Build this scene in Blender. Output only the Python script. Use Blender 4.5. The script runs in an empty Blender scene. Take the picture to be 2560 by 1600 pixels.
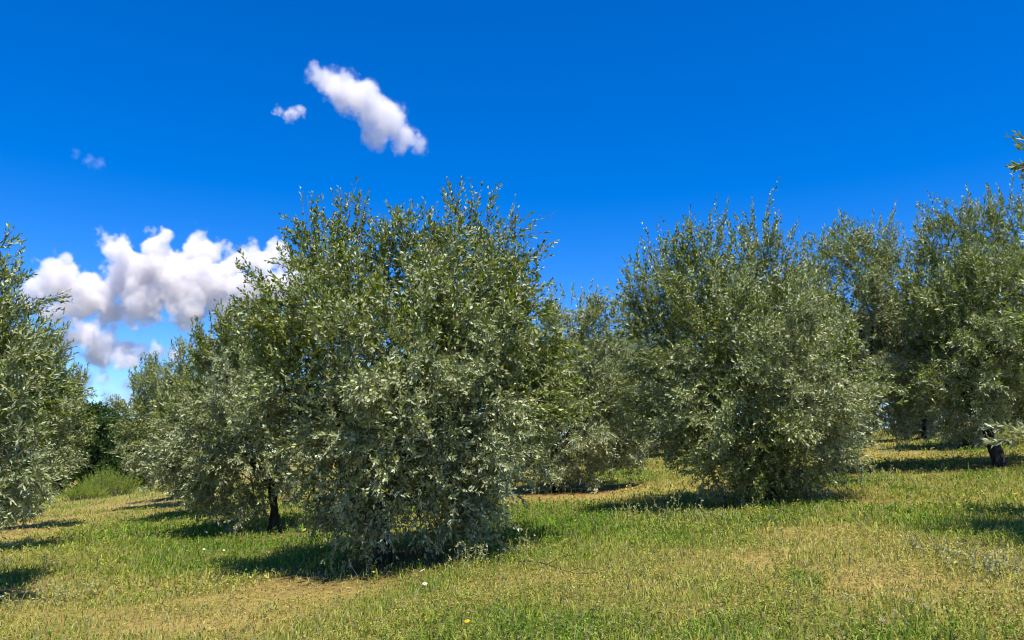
import bpy, bmesh, math
import numpy as np
from mathutils import Vector, Matrix

C = bpy.context.scene.collection
scene = bpy.context.scene
R_ = math.radians

# ------------------------------------------------------------------ camera
F = 2000.0                       # focal length in pixels of a 2560-wide picture
HORIZON = 1177.0
PITCH = math.atan((HORIZON - 800.0) / F)
EYE = 1.39
cam_d = bpy.data.cameras.new('camera')
cam_d.sensor_width = 36.0
cam_d.lens = 36.0 * F / 2560.0
cam_d.clip_start = 0.1
cam_d.clip_end = 20000.0
cam = bpy.data.objects.new('camera', cam_d)
C.objects.link(cam)
cam.location = (0, 0, EYE)
cam.rotation_euler = (math.pi / 2 + PITCH, 0, 0)
scene.camera = cam

# ------------------------------------------------------------------ sun and sky
SUN_EL = R_(67)
SUN_AZ = (0.38, -0.925)           # horizontal direction towards the sun
SKY_STRENGTH = 0.128
w = bpy.data.worlds.new('World')
scene.world = w
w.use_nodes = True
nt = w.node_tree
nt.nodes.clear()
sky = nt.nodes.new('ShaderNodeTexSky')
sky.sky_type = 'NISHITA'
sky.sun_disc = False
sky.sun_elevation = SUN_EL
sky.sun_rotation = math.atan2(SUN_AZ[0], SUN_AZ[1])
sky.altitude = 1500
sky.air_density = 1.0
sky.dust_density = 0.0
sky.ozone_density = 3.0
hs = nt.nodes.new('ShaderNodeHueSaturation')
hs.inputs['Saturation'].default_value = 1.46
hs.inputs['Hue'].default_value = 0.514
bg = nt.nodes.new('ShaderNodeBackground')
bg.inputs['Strength'].default_value = SKY_STRENGTH
wo = nt.nodes.new('ShaderNodeOutputWorld')
nt.links.new(sky.outputs[0], hs.inputs['Color'])
nt.links.new(hs.outputs[0], bg.inputs['Color'])
nt.links.new(bg.outputs[0], wo.inputs['Surface'])

sun_d = bpy.data.lights.new('sun', 'SUN')
sun_d.energy = 5.0
sun_d.angle = R_(0.53)
sun_d.color = (1.0, 0.92, 0.77)
sun = bpy.data.objects.new('sun', sun_d)
C.objects.link(sun)
_to = Vector((SUN_AZ[0] * math.cos(SUN_EL), SUN_AZ[1] * math.cos(SUN_EL), math.sin(SUN_EL)))
sun.rotation_euler = _to.to_track_quat('Z', 'Y').to_euler()
sun.location = (6, -10, 20)

scene.view_settings.view_transform = 'Standard'
scene.view_settings.look = 'None'
scene.view_settings.exposure = 0.76
scene.view_settings.gamma = 1.0
scene.view_settings.use_curve_mapping = False
scene.cycles.max_bounces = 16
scene.cycles.diffuse_bounces = 3
scene.cycles.transmission_bounces = 4
scene.cycles.volume_bounces = 5
scene.cycles.use_denoising = True
scene.cycles.denoiser = 'OPENIMAGEDENOISE'
scene.cycles.denoising_input_passes = 'RGB_ALBEDO_NORMAL'
scene.cycles.volume_max_steps = 512
scene.cycles.pixel_filter_type = 'BLACKMAN_HARRIS'
scene.cycles.filter_width = 1.1

# ------------------------------------------------------------------ helpers
rng = np.random.default_rng(7)


def at(px, py, D):
    """world point seen at pixel (px, py) of the 2560 picture, at depth D along +Y"""
    u = (px - 1280.0) / F
    v = (800.0 - py) / F
    y = math.cos(PITCH) - v * math.sin(PITCH)
    z = math.sin(PITCH) + v * math.cos(PITCH)
    k = D / y
    return np.array([u * k, D, EYE + z * k])


ROW = np.array([-0.465, 0.885])     # the planted rows run this way, along the slope
UP = np.array([0.885, 0.465])       # and the hillside climbs this way


def hashn(ix, iy, seed):
    h = (ix.astype(np.int64) * 374761393 + iy.astype(np.int64) * 668265263 + seed * 974634777) & 0x7fffffff
    h = ((h ^ (h >> 13)) * 1274126177) & 0x7fffffff
    return ((h ^ (h >> 16)) & 0xffff) / 65535.0


def vnoise(x, y, seed=0):
    x = np.asarray(x, float); y = np.asarray(y, float)
    ix = np.floor(x); iy = np.floor(y)
    fx = x - ix; fy = y - iy
    fx = fx * fx * (3 - 2 * fx); fy = fy * fy * (3 - 2 * fy)
    a = hashn(ix, iy, seed); b = hashn(ix + 1, iy, seed)
    c = hashn(ix, iy + 1, seed); d = hashn(ix + 1, iy + 1, seed)
    return (a * (1 - fx) + b * fx) * (1 - fy) + (c * (1 - fx) + d * fx) * fy


def fbm(x, y, seed=0, o=4):
    s = 0; a = 0.5; t = 0
    for i in range(o):
        s = s + a * vnoise(x, y, seed + i * 17); t += a
        x = np.asarray(x) * 2.03 + 3.1; y = np.asarray(y) * 2.03 + 1.7; a *= 0.5
    return s / t


def ground_z(x, y):
    x = np.asarray(x, float); y = np.asarray(y, float)
    n = UP[0] * x + UP[1] * y
    slope = 0.097 * 90 * np.tanh(n / 90.0)
    d = np.hypot(x, y)
    near = np.exp(-(d / 70.0) ** 2)
    b = (fbm(x * 0.28, y * 0.28, 3, 3) - 0.5) * 0.22 + (fbm(x * 1.3, y * 1.3, 9, 2) - 0.5) * 0.07
    far = (fbm(x * 0.01, y * 0.01, 5, 3) - 0.5) * 6.0 * (1 - np.exp(-(d / 220.0) ** 2))
    return slope + b * near + far


def G(px, py):
    """ground point under pixel (px, py)"""
    lo, hi = 2.0, 80.0
    for D in np.linspace(4, 80, 800):
        p = at(px, py, D)
        if p[2] <= ground_z(p[0], p[1]):
            hi = D
            break
        lo = D
    for _ in range(30):
        m = 0.5 * (lo + hi); p = at(px, py, m)
        if p[2] <= ground_z(p[0], p[1]): hi = m
        else: lo = m
    return at(px, py, hi)


def norm(v):
    return v / np.maximum(np.linalg.norm(v, axis=-1, keepdims=True), 1e-9)


def make_mesh(name, V, T, col=None, mat=None, smooth=False):
    """triangle mesh from arrays, with an optional per-vertex colour"""
    me = bpy.data.meshes.new(name)
    V = np.asarray(V, np.float32).reshape(-1, 3); T = np.asarray(T, np.int32)
    k = T.shape[1]
    me.vertices.add(len(V)); me.vertices.foreach_set('co', V.ravel())
    me.loops.add(T.size); me.loops.foreach_set('vertex_index', T.ravel())
    me.polygons.add(len(T))
    me.polygons.foreach_set('loop_start', np.arange(0, T.size, k, dtype=np.int32))
    me.polygons.foreach_set('loop_total', np.full(len(T), k, np.int32))
    if smooth:
        me.polygons.foreach_set('use_smooth', np.ones(len(T), bool))
    if col is not None:
        ca = me.color_attributes.new('Col', 'FLOAT_COLOR', 'POINT')
        c4 = np.ones((len(V), 4), np.float32); c4[:, :3] = np.asarray(col, np.float32)
        ca.data.foreach_set('color', c4.ravel())
    me.update()
    if mat: me.materials.append(mat)
    return me


def link(name, me, parent=None, loc=None):
    o = bpy.data.objects.new(name, me)
    C.objects.link(o)
    if parent is not None: o.parent = parent
    if loc is not None: o.location = loc
    return o


def tag(o, label=None, cat=None, group=None, kind=None):
    if label: o['label'] = label
    if cat: o['category'] = cat
    if group: o['group'] = group
    if kind: o['kind'] = kind
    return o


def tubes(paths, sides=6):
    """list of (points (k,3), radii (k,)) -> verts, quads as triangles"""
    Vs, Ts, off = [], [], 0
    for pts, rad in paths:
        pts = np.asarray(pts, float); rad = np.asarray(rad, float); k = len(pts)
        tan = norm(np.gradient(pts, axis=0))
        ref = np.array([0.31, 0.17, 0.93]) if abs(tan[0][2]) < 0.9 else np.array([0.93, 0.21, 0.3])
        a = norm(np.cross(tan, ref)); b = np.cross(tan, a)
        th = np.linspace(0, 2 * np.pi, sides, endpoint=False)
        ring = pts[:, None] + rad[:, None, None] * (np.cos(th)[None, :, None] * a[:, None] + np.sin(th)[None, :, None] * b[:, None])
        Vs.append(ring.reshape(-1, 3))
        i = np.arange(k - 1)[:, None] * sides + np.arange(sides)[None]
        j = np.arange(k - 1)[:, None] * sides + (np.arange(sides)[None] + 1) % sides
        i = i.ravel() + off; j = j.ravel() + off
        Ts.append(np.stack([i, j, j + sides], 1)); Ts.append(np.stack([i, j + sides, i + sides], 1))
        off += k * sides
    return np.concatenate(Vs), np.concatenate(Ts)


def bent(p, q, k, wob, r0, r1, sag=0.0):
    t = np.linspace(0, 1, k)
    pts = p[None] * (1 - t)[:, None] + q[None] * t[:, None]
    L = np.linalg.norm(q - p)
    off = rng.normal(0, 1, (k, 3)) * wob * L
    off *= np.sin(np.pi * t)[:, None]
    pts = pts + off
    pts[:, 2] += sag * L * np.sin(np.pi * t)
    return pts, r0 * (1 - t) + r1 * t


# ------------------------------------------------------------------ materials
def new_mat(name):
    m = bpy.data.materials.new(name); m.use_nodes = True
    m.node_tree.nodes.clear()
    return m, m.node_tree.nodes, m.node_tree.links


def leaf_material(name, back, back_mix, rough, spec, transl, tcol):
    m, N, L = new_mat(name)
    out = N.new('ShaderNodeOutputMaterial')
    at_ = N.new('ShaderNodeAttribute'); at_.attribute_name = 'Col'
    geo = N.new('ShaderNodeNewGeometry')
    mul = N.new('ShaderNodeMath'); mul.operation = 'MULTIPLY'; mul.inputs[1].default_value = back_mix
    L.new(geo.outputs['Backfacing'], mul.inputs[0])
    mix = N.new('ShaderNodeMix'); mix.data_type = 'RGBA'
    L.new(mul.outputs[0], mix.inputs[0]); L.new(at_.outputs['Color'], mix.inputs[6])
    mix.inputs[7].default_value = (*back, 1)
    b = N.new('ShaderNodeBsdfPrincipled')
    b.inputs['Roughness'].default_value = rough
    b.inputs['Specular IOR Level'].default_value = spec
    L.new(mix.outputs[2], b.inputs['Base Color'])
    t = N.new('ShaderNodeBsdfTranslucent')
    tm = N.new('ShaderNodeMix'); tm.data_type = 'RGBA'; tm.blend_type = 'MULTIPLY'
    tm.inputs[0].default_value = 1.0
    L.new(at_.outputs['Color'], tm.inputs[6]); tm.inputs[7].default_value = (*tcol, 1)
    L.new(tm.outputs[2], t.inputs['Color'])
    ms = N.new('ShaderNodeMixShader'); ms.inputs[0].default_value = transl
    L.new(b.outputs[0], ms.inputs[1]); L.new(t.outputs[0], ms.inputs[2])
    L.new(ms.outputs[0], out.inputs['Surface'])
    return m


M_LEAF = leaf_material('olive_leaf', (0.32, 0.345, 0.22), 0.6, 0.42, 0.45, 0.16, (1.9, 2.0, 0.35))
M_BROAD = leaf_material('broad_leaf', (0.07, 0.11, 0.03), 0.5, 0.5, 0.35, 0.28, (1.4, 2.0, 0.5))
M_GRASS = leaf_material('grass', (0.2, 0.2, 0.08), 0.0, 0.7, 0.15, 0.25, (1.3, 1.5, 0.6))
M_PETAL = leaf_material('petal', (0.8, 0.8, 0.78), 0.0, 0.6, 0.2, 0.45, (1, 1, 1))


def bark_material(name, c0, c1, scale):
    m, N, L = new_mat(name)
    out = N.new('ShaderNodeOutputMaterial')
    tc = N.new('ShaderNodeTexCoord')
    mp = N.new('ShaderNodeMapping'); mp.inputs['Scale'].default_value = (1, 1, 0.3)
    L.new(tc.outputs['Object'], mp.inputs['Vector'])
    n = N.new('ShaderNodeTexNoise'); n.inputs['Scale'].default_value = scale; n.inputs['Detail'].default_value = 8
    L.new(mp.outputs[0], n.inputs['Vector'])
    cr = N.new('ShaderNodeValToRGB')
    cr.color_ramp.elements[0].position = 0.35; cr.color_ramp.elements[0].color = (*c0, 1)
    cr.color_ramp.elements[1].position = 0.7; cr.color_ramp.elements[1].color = (*c1, 1)
    L.new(n.outputs[0], cr.inputs[0])
    b = N.new('ShaderNodeBsdfPrincipled'); b.inputs['Roughness'].default_value = 0.9
    b.inputs['Specular IOR Level'].default_value = 0.15
    L.new(cr.outputs[0], b.inputs['Base Color'])
    bp = N.new('ShaderNodeBump'); bp.inputs['Strength'].default_value = 0.8; bp.inputs['Distance'].default_value = 0.03
    L.new(n.outputs[0], bp.inputs['Height']); L.new(bp.outputs[0], b.inputs['Normal'])
    L.new(b.outputs[0], out.inputs['Surface'])
    return m


M_BARK = bark_material('olive_bark', (0.016, 0.014, 0.011), (0.058, 0.052, 0.042), 14)
M_TWIG = bark_material('olive_twig', (0.10, 0.085, 0.055), (0.24, 0.21, 0.14), 30)


def soil_material():
    m, N, L = new_mat('soil')
    out = N.new('ShaderNodeOutputMaterial')
    at_ = N.new('ShaderNodeAttribute'); at_.attribute_name = 'Col'
    tc = N.new('ShaderNodeTexCoord')
    n1 = N.new('ShaderNodeTexNoise'); n1.inputs['Scale'].default_value = 9; n1.inputs['Detail'].default_value = 9
    n1.inputs['Roughness'].default_value = 0.7
    n2 = N.new('ShaderNodeTexNoise'); n2.inputs['Scale'].default_value = 55; n2.inputs['Detail'].default_value = 4
    L.new(tc.outputs['Object'], n1.inputs['Vector']); L.new(tc.outputs['Object'], n2.inputs['Vector'])
    cr = N.new('ShaderNodeValToRGB')
    cr.color_ramp.elements[0].position = 0.3; cr.color_ramp.elements[0].color = (0.55, 0.5, 0.45, 1)
    cr.color_ramp.elements[1].position = 0.7; cr.color_ramp.elements[1].color = (1.3, 1.25, 1.15, 1)
    L.new(n1.outputs[0], cr.inputs[0])
    mx = N.new('ShaderNodeMix'); mx.data_type = 'RGBA'; mx.blend_type = 'MULTIPLY'; mx.inputs[0].default_value = 1
    L.new(at_.outputs['Color'], mx.inputs[6]); L.new(cr.outputs[0], mx.inputs[7])
    b = N.new('ShaderNodeBsdfPrincipled'); b.inputs['Roughness'].default_value = 0.95
    b.inputs['Specular IOR Level'].default_value = 0.1
    L.new(mx.outputs[2], b.inputs['Base Color'])
    ad = N.new('ShaderNodeMath'); ad.operation = 'ADD'
    L.new(n1.outputs[0], ad.inputs[0]); L.new(n2.outputs[0], ad.inputs[1])
    bp = N.new('ShaderNodeBump'); bp.inputs['Strength'].default_value = 0.9; bp.inputs['Distance'].default_value = 0.05
    L.new(ad.outputs[0], bp.inputs['Height']); L.new(bp.outputs[0], b.inputs['Normal'])
    L.new(b.outputs[0], out.inputs['Surface'])
    return m


M_SOIL = soil_material()

# ------------------------------------------------------------------ where the trees stand
MAIN = np.array([-1.575, 10.0])
RIGHT = np.array([3.93, 12.67])
FAR_R = np.array([9.4, 15.4])
S = 6.33
TREES = {
    'main': MAIN, 'a2': MAIN + S * ROW, 'a3': MAIN + 2 * S * ROW, 'a4': MAIN + 3 * S * ROW, 'a5': MAIN + 4 * S * ROW,
    'r': RIGHT, 'r2': RIGHT + S * ROW, 'r3': RIGHT + 2 * S * ROW, 'r4': RIGHT + 3 * S * ROW,
    'b0': np.array([6.1, 7.2]),
    'c': FAR_R - np.array([.15, 0]), 'cm': np.array([6.75, 16.9]), 'c3': np.array([3.5, 26.6]), 'c4': np.array([0.6, 32.2]),
    'z1': np.array([-6.9, 9.9]), 'z2': np.array([-10.6, 15.9]), 'z3': np.array([-13.5, 21.5]), 'z4': np.array([-16.4, 27.1]),
    'd1': np.array([12.6, 22.5]), 'd2': np.array([9.66, 28.1]), 'd3': np.array([6.7, 33.7]), 'd0': np.array([15.6, 17.2]),
    'e1': np.array([14.8, 29.0]), 'e2': np.array([11.8, 34.6]), 'e3': np.array([18.0, 24.0]), 'c5': np.array([-2.3, 37.8]), 'd4': np.array([3.8, 39.3]), 'e4': np.array([8.9, 40.2]), 'd5': np.array([.8, 44.9]),
    **{'f%d' % i: np.array([(px - 1280) / F * D, D]) for i, (px, D) in enumerate(((1600, 33), (1650, 46), (1560, 50), (1720, 40), (2130, 37), (2230, 42), (2330, 36), (2420, 44), (2180, 52), (2500, 38), (2290, 54), (1800, 50)))},
}

# ------------------------------------------------------------------ ground: how green, how bare, where litter lies
PATCH = []     # (x, y, rx, ry, green, bare)


def patch(px0, px1, py0, py1, green, bare):
    a = G((px0 + px1) / 2, (py0 + py1) / 2)
    l = G(px0, (py0 + py1) / 2); r = G(px1, (py0 + py1) / 2)
    n_ = G((px0 + px1) / 2, py1); f = G((px0 + px1) / 2, py0)
    PATCH.append((a[0], (n_[1] + f[1]) / 2, abs(r[0] - l[0]) / 2, abs(f[1] - n_[1]) / 2, green, bare))


patch(150, 760, 1310, 1470, 0.62, -0.3)
patch(380, 560, 1240, 1330, 0.3, 0.0)
patch(1180, 1560, 1260, 1350, 0.55, -0.4)
patch(720, 900, 1360, 1420, 0.5, -0.1)
patch(1250, 1560, 1520, 1640, 0.5, -0.3)
patch(950, 1250, 1540, 1640, 0.4, -0.1)
patch(1600, 2100, 1530, 1640, 0.35, -0.2)
patch(2080, 2400, 1180, 1260, 0.5, -0.2)
patch(2250, 2560, 1290, 1400, 0.6, -0.3)
patch(1960, 2040, 1440, 1480, 0.8, -0.2)
patch(1500, 1640, 1150, 1215, 0.6, -0.2)
patch(0, 800, 1490, 1640, -0.4, 0.3)
patch(550, 900, 1440, 1520, -0.3, 0.2)
patch(1230, 1680, 1215, 1262, -0.4, 0.6)
patch(640, 850, 1325, 1355, -0.5, 0.7)
patch(1850, 2120, 1300, 1345, -0.4, 0.4)
patch(1300, 1500, 1420, 1470, -0.4, 0.3)
patch(80, 330, 1255, 1330, -0.3, 0.5)
patch(2060, 2360, 1100, 1160, -0.3, 0.6)
patch(2050, 2350, 1420, 1500, -0.3, 0.2)
patch(1800, 2000, 1380, 1440, -0.3, 0.25)


def cover(x, y):
    """greenness 0..1, bareness 0..1 and litter 0..1 of the ground at x, y"""
    g = 0.47 + (fbm(x * 0.5, y * 0.5, 21, 4) - 0.5) * 1.5
    b = 0.12 + (fbm(x * 0.8 + 9, y * 0.8, 33, 4) - 0.5) * 1.0
    wx = (fbm(x * 1.2, y * 1.2, 41, 3) - 0.5) * 1.0; wy = (fbm(x * 1.2, y * 1.2, 47, 3) - 0.5) * 1.4
    for (cx, cy, rx, ry, pg, pb) in PATCH:
        d2 = ((x + wx - cx) / max(rx, .1)) ** 2 + ((y + wy - cy) / max(ry, .1)) ** 2
        k = np.exp(-d2 ** 1.3)
        g = g + pg * k; b = b + pb * k
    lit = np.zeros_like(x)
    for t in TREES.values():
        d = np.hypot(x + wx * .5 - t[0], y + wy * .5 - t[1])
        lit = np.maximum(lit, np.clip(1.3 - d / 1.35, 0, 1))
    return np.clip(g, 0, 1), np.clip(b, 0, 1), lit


def build_ground():
    def axis(lo, hi, h, n, far):
        c = np.arange(lo, hi + 1e-6, h)
        k = np.geomspace(h, far, n).cumsum()
        return np.concatenate([lo - k[::-1], c, hi + k])
    xs = axis(-14, 14, 0.16, 26, 300)
    ys = axis(4, 24, 0.16, 28, 300)
    X, Y = np.meshgrid(xs, ys)
    Z = ground_z(X, Y)
    g, b, lit = cover(X.ravel(), Y.ravel())
    dry = np.array([0.43, 0.32, 0.12]); thatch = np.array([0.28, 0.245, 0.075]); grn = np.array([0.11, 0.135, 0.03])
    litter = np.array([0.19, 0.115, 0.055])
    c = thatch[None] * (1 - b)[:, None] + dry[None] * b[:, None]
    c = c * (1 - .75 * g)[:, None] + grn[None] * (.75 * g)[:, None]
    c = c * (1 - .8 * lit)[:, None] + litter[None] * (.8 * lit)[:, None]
    V = np.stack([X.ravel(), Y.ravel(), Z.ravel()], 1)
    ny, nx = X.shape
    i = (np.arange(ny - 1)[:, None] * nx + np.arange(nx - 1)[None]).ravel()
    Q = np.stack([i, i + 1, i + nx + 1, i + nx], 1)
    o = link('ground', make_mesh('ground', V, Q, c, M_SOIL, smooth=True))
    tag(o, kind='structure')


build_ground()


# ------------------------------------------------------------------ olive trees
def leaves_on_twigs(P, d0, Lg, bend, K, leaf_len, wid, colfun, hi):
    """opposite leaf pairs along curved twigs -> verts, tris, colours"""
    N = len(P)
    s = np.linspace(0.14, 1.0, K)[None] + rng.normal(0, 0.02, (N, K))
    s = np.clip(s, 0.05, 1.02)
    pos = P[:, None] + Lg[:, None, None] * (d0[:, None] * s[..., None] + bend[:, None] * (s ** 2)[..., None])
    tan = norm(d0[:, None] + 2 * bend[:, None] * s[..., None])
    ref = norm(rng.normal(0, 1, (N, 1, 3)) + np.zeros((1, K, 3)))
    a = norm(np.cross(tan, ref)); b = np.cross(tan, a)
    ph = (np.arange(K) % 2)[None] * (np.pi / 2) + rng.uniform(0, 2 * np.pi, (N, 1)) + rng.normal(0, .25, (N, K))
    out = []
    for side in (0, np.pi):
        c, sn = np.cos(ph + side)[..., None], np.sin(ph + side)[..., None]
        lat = a * c + b * sn
        al = (R_(52) - R_(26) * s + rng.normal(0, .2, (N, K)))[..., None]
        l = norm(tan * np.cos(al) + lat * np.sin(al) + rng.normal(0, .12, (N, K, 3)))
        nrm = tan - (tan * l).sum(-1, keepdims=True) * l
        nrm = norm(nrm + rng.normal(0, .35, (N, K, 3)))
        nrm = norm(nrm - (nrm * l).sum(-1, keepdims=True) * l)
        w_ = np.cross(nrm, l)
        ll = leaf_len * (0.78 + .34 * np.sin(np.pi * np.clip(s, 0, 1)) ** .7) * rng.uniform(.72, 1.15, (N, K))
        out.append((pos, l, nrm, w_, ll))
    pos = np.concatenate([o[0].reshape(-1, 3) for o in out]); l = np.concatenate([o[1].reshape(-1, 3) for o in out])
    nrm = np.concatenate([o[2].reshape(-1, 3) for o in out]); w_ = np.concatenate([o[3].reshape(-1, 3) for o in out])
    ll = np.concatenate([o[4].ravel() for o in out])
    keep = rng.random(len(ll)) < 0.9
    pos, l, nrm, w_, ll = pos[keep], l[keep], nrm[keep], w_[keep], ll[keep]
    n = len(ll)
    hw = ll * wid * rng.uniform(.8, 1.2, n)
    cur = ll * rng.uniform(-.02, .14, n)

    def pt(t, side, lift):
        return pos + l * (ll * t)[:, None] + w_ * (hw * side)[:, None] - nrm * (cur * t * t)[:, None] + nrm * (hw * lift)[:, None]
    if hi:
        V = np.stack([pt(.03, 0, 0), pt(.5, -.95, .3), pt(.46, .95, .3), pt(.97, -.3, .05), pt(1, .3, .05)], 1)
        t = np.array([[0, 2, 1], [1, 2, 4], [1, 4, 3]])
        k = 5
    else:
        V = np.stack([pt(.03, 0, 0), pt(.48, -1, .3), pt(1, 0, 0), pt(.52, 1, .3)], 1)
        t = np.array([[0, 2, 1], [0, 3, 2]])
        k = 4
    T = (np.arange(n)[:, None, None] * k + t[None]).reshape(-1, 3)
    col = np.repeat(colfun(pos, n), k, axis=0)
    return V.reshape(-1, 3), T, col


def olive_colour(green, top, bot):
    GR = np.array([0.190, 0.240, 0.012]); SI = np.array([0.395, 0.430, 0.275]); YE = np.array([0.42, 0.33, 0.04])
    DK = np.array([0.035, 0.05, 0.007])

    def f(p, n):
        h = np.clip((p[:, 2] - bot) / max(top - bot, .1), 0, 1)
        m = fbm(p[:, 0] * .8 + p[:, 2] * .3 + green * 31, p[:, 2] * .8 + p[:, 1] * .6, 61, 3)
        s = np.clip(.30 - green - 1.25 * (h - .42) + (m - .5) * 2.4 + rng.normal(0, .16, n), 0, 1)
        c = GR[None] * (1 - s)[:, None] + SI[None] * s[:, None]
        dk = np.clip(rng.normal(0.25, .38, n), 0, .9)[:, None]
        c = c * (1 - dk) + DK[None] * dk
        c = c * rng.uniform(.65, 1.4, n)[:, None]
        y = rng.random(n) < 0.006
        c[y] = YE * rng.uniform(.7, 1.1, (y.sum(), 1))
        return c
    return f


def olive(name, key, lobes, D, label, group='olive trees planted in rows', n_twig=3500, K=9, leaf=0.088, hi=False,
          green=0.0, shoots=(), n_shoot=0, trunk_r=0.075, lean=(0, 0), fork=0.9, extra=(), cat='tree', twig_frac=.45, seed=1,
          mat=None, wid=0.15, colfun=None, tw_len=(.2, .40), clump=.085, front=.62, swell=1.1, shoot=(.3, .75)):
    global rng
    rng = np.random.default_rng(seed)
    bx, by = TREES[key] if isinstance(key, str) else key
    bz = float(ground_z(bx, by)) - 0.03
    base = np.array([bx, by, bz])
    ppm = F / D
    Lc, Lr = [], []
    for (px, py, dy, rp) in lobes:
        dy = dy * front if dy < 0 else dy
        p = at(px, py, D) + np.array([0, dy, 0])
        k = (D + dy) / D
        p[0] *= k; p[2] = EYE + (p[2] - EYE) * k
        Lc.append(p - base); Lr.append(swell * rp / ppm)
    Lc = np.array(Lc); Lr = np.array(Lr)
    root = bpy.data.objects.new(name, None); C.objects.link(root)
    root.empty_display_size = 0.3
    root.location = base
    tag(root, label, cat, group)
    top = (Lc[:, 2] + Lr).max(); bot = (Lc[:, 2] - Lr).min()
    cen = np.array([np.average(Lc[:, 0], weights=Lr), np.average(Lc[:, 1], weights=Lr), 0])
    # trunk, flared at the foot and a little crooked
    hd = np.array([lean[0], lean[1], fork])
    t = np.linspace(0, 1, 15)
    tp = hd[None] * t[:, None] + np.stack([np.sin(t * 5) * .03, np.cos(t * 4) * .03 - .03, t * 0], 1)
    tp[0, 2] -= 0.12
    tr = trunk_r * (1.0 + .55 * np.exp(-t * 9) + .16 * np.sin(t * 9))
    V, T = tubes([(tp, tr)], 14)
    th = np.tile(np.arange(14) / 14 * 2 * np.pi, 15); hh = np.repeat(t, 14)
    ax_ = np.repeat(tp, 14, axis=0)
    V = ax_ + (V - ax_) * (1 + .16 * np.cos(3 * th + 4 * hh) + .10 * np.cos(5 * th - 6 * hh))[:, None]
    V += rng.normal(0, trunk_r * .06, V.shape)
    trunk = link('trunk', make_mesh('trunk', V, T, None, M_BARK, True), root)
    # limbs
    head = tp[-1]
    order = np.argsort(np.arctan2(Lc[:, 1] - head[1], Lc[:, 0] - head[0]))
    n_l = 5
    groups = np.array_split(order, n_l)
    branch_paths = []
    for gi in groups:
        if len(gi) == 0: continue
        q = np.average(Lc[gi], axis=0, weights=Lr[gi])
        q = q + np.array([0, 0, .25])
        if q[2] < head[2] + .7: q[2] = head[2] + .7 + .3 * rng.random()
        pts, rad = bent(head - np.array([0, 0, .06]), q, 7, .035, trunk_r * .68, trunk_r * .26, .05)
        V, T = tubes([(pts, rad)], 8)
        link('limb', make_mesh('limb', V, T, None, M_BARK, True), trunk)
        for i in gi:
            st = pts[3 + int(rng.integers(0, 4))]
            branch_paths.append(bent(st, Lc[i], 6, .05, trunk_r * .3, .008, .06))
            for _ in range(3):
                e = Lc[i] + norm(rng.normal(0, 1, 3)) * Lr[i] * .8
                branch_paths.append(bent(branch_paths[-1][0][3] if _ == 0 else Lc[i], e, 5, .06, .009, .004, .05))
    # sub-branches over the crown, each a clump of twigs with dark gaps between
    wgt = Lr ** 2; wgt /= wgt.sum()
    per = 20
    n_in = int(n_twig * .36)                   # twigs deep inside, in the crown's own shade
    nc = max(20, (n_twig - n_in) // per)

    def pick(m, r0, r1, gaps):
        li = rng.choice(len(Lr), m * 5, p=wgt)
        o = norm(rng.normal(0, 1, (m * 5, 3)))
        q = Lc[li] + o * (Lr[li] * rng.uniform(r0, r1, m * 5))[:, None]
        deep = ((Lr[None] - np.linalg.norm(q[:, None] - Lc[None], axis=2)) / Lr[None]).max(1)
        if gaps:
            keep = deep < .38
            g_ = fbm(q[:, 0] * 2.0 + 40 + q[:, 1] * .9, q[:, 2] * 2.0 + q[:, 1] * 1.3, 71 + seed, 2)
            keep &= (g_ > .42) | (rng.random(len(q)) < .12)
        else:
            keep = deep < .75
        return q[keep][:m], o[keep][:m]
    Q, o = pick(nc, .62, 1.0, True)
    nc = len(Q)
    hq = np.clip((Q[:, 2] - bot) / (top - bot), 0, 1)
    rad = Q - cen[None]; rad[:, 2] = (Q[:, 2] - (bot + .45 * (top - bot))) * .7
    dq = norm(norm(rad) * .8 + o * .5 + rng.normal(0, .3, (nc, 3)) + np.array([0, 0, 1])[None] * (.15 + 1.5 * np.clip(hq - .4, 0, 1))[:, None])
    Qi, oi = pick(n_in, .2, .72, False)
    per_i = np.concatenate([np.full(nc, per), np.ones(len(Qi), int)])
    Q = np.concatenate([Q, Qi]); dq = np.concatenate([dq, norm(oi + rng.normal(0, .5, oi.shape) + np.array([0, 0, .3]))])
    hq = np.clip((Q[:, 2] - bot) / (top - bot), 0, 1)
    ci = np.repeat(np.arange(len(Q)), per_i)
    n = len(ci)
    P = Q[ci] + dq[ci] * rng.uniform(-.40, .12, n)[:, None] + rng.normal(0, clump, (n, 3))
    h = hq[ci]
    d0 = norm(dq[ci] * .95 + rng.normal(0, .40, (n, 3)) + np.array([0, 0, .12])[None])
    Lg = rng.uniform(tw_len[0], tw_len[1], n)
    droop = np.where(h > .6, .0, .03 + .15 * (1 - h)) * rng.uniform(.2, 1.6, n)
    bend = np.zeros((n, 3)); bend[:, 2] = -droop
    bend += rng.normal(0, .08, (n, 3))
    P = P - d0 * (Lg * .35)[:, None]
    tw = [(P, d0, Lg, bend, K)]
    # long upright shoots on the top
    if n_shoot:
        sp = []
        ti = np.where(Lc[:, 2] + Lr > bot + .62 * (top - bot))[0]
        si = rng.choice(ti, n_shoot)
        so = norm(rng.normal(0, 1, (n_shoot, 3)) * np.array([1, 1, .35]) + np.array([0, 0, .75]))
        SP = Lc[si] + so * (Lr[si] * rng.uniform(.5, .85, n_shoot))[:, None]
        sd = norm(so * .35 + np.array([0, 0, 1]) + rng.normal(0, .16, (n_shoot, 3)))
        SL = rng.uniform(shoot[0], shoot[1], n_shoot) * rng.uniform(.5, 1, n_shoot)
        tw.append((SP, sd, SL, rng.normal(0, .06, (n_shoot, 3)), K + 6))
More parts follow.
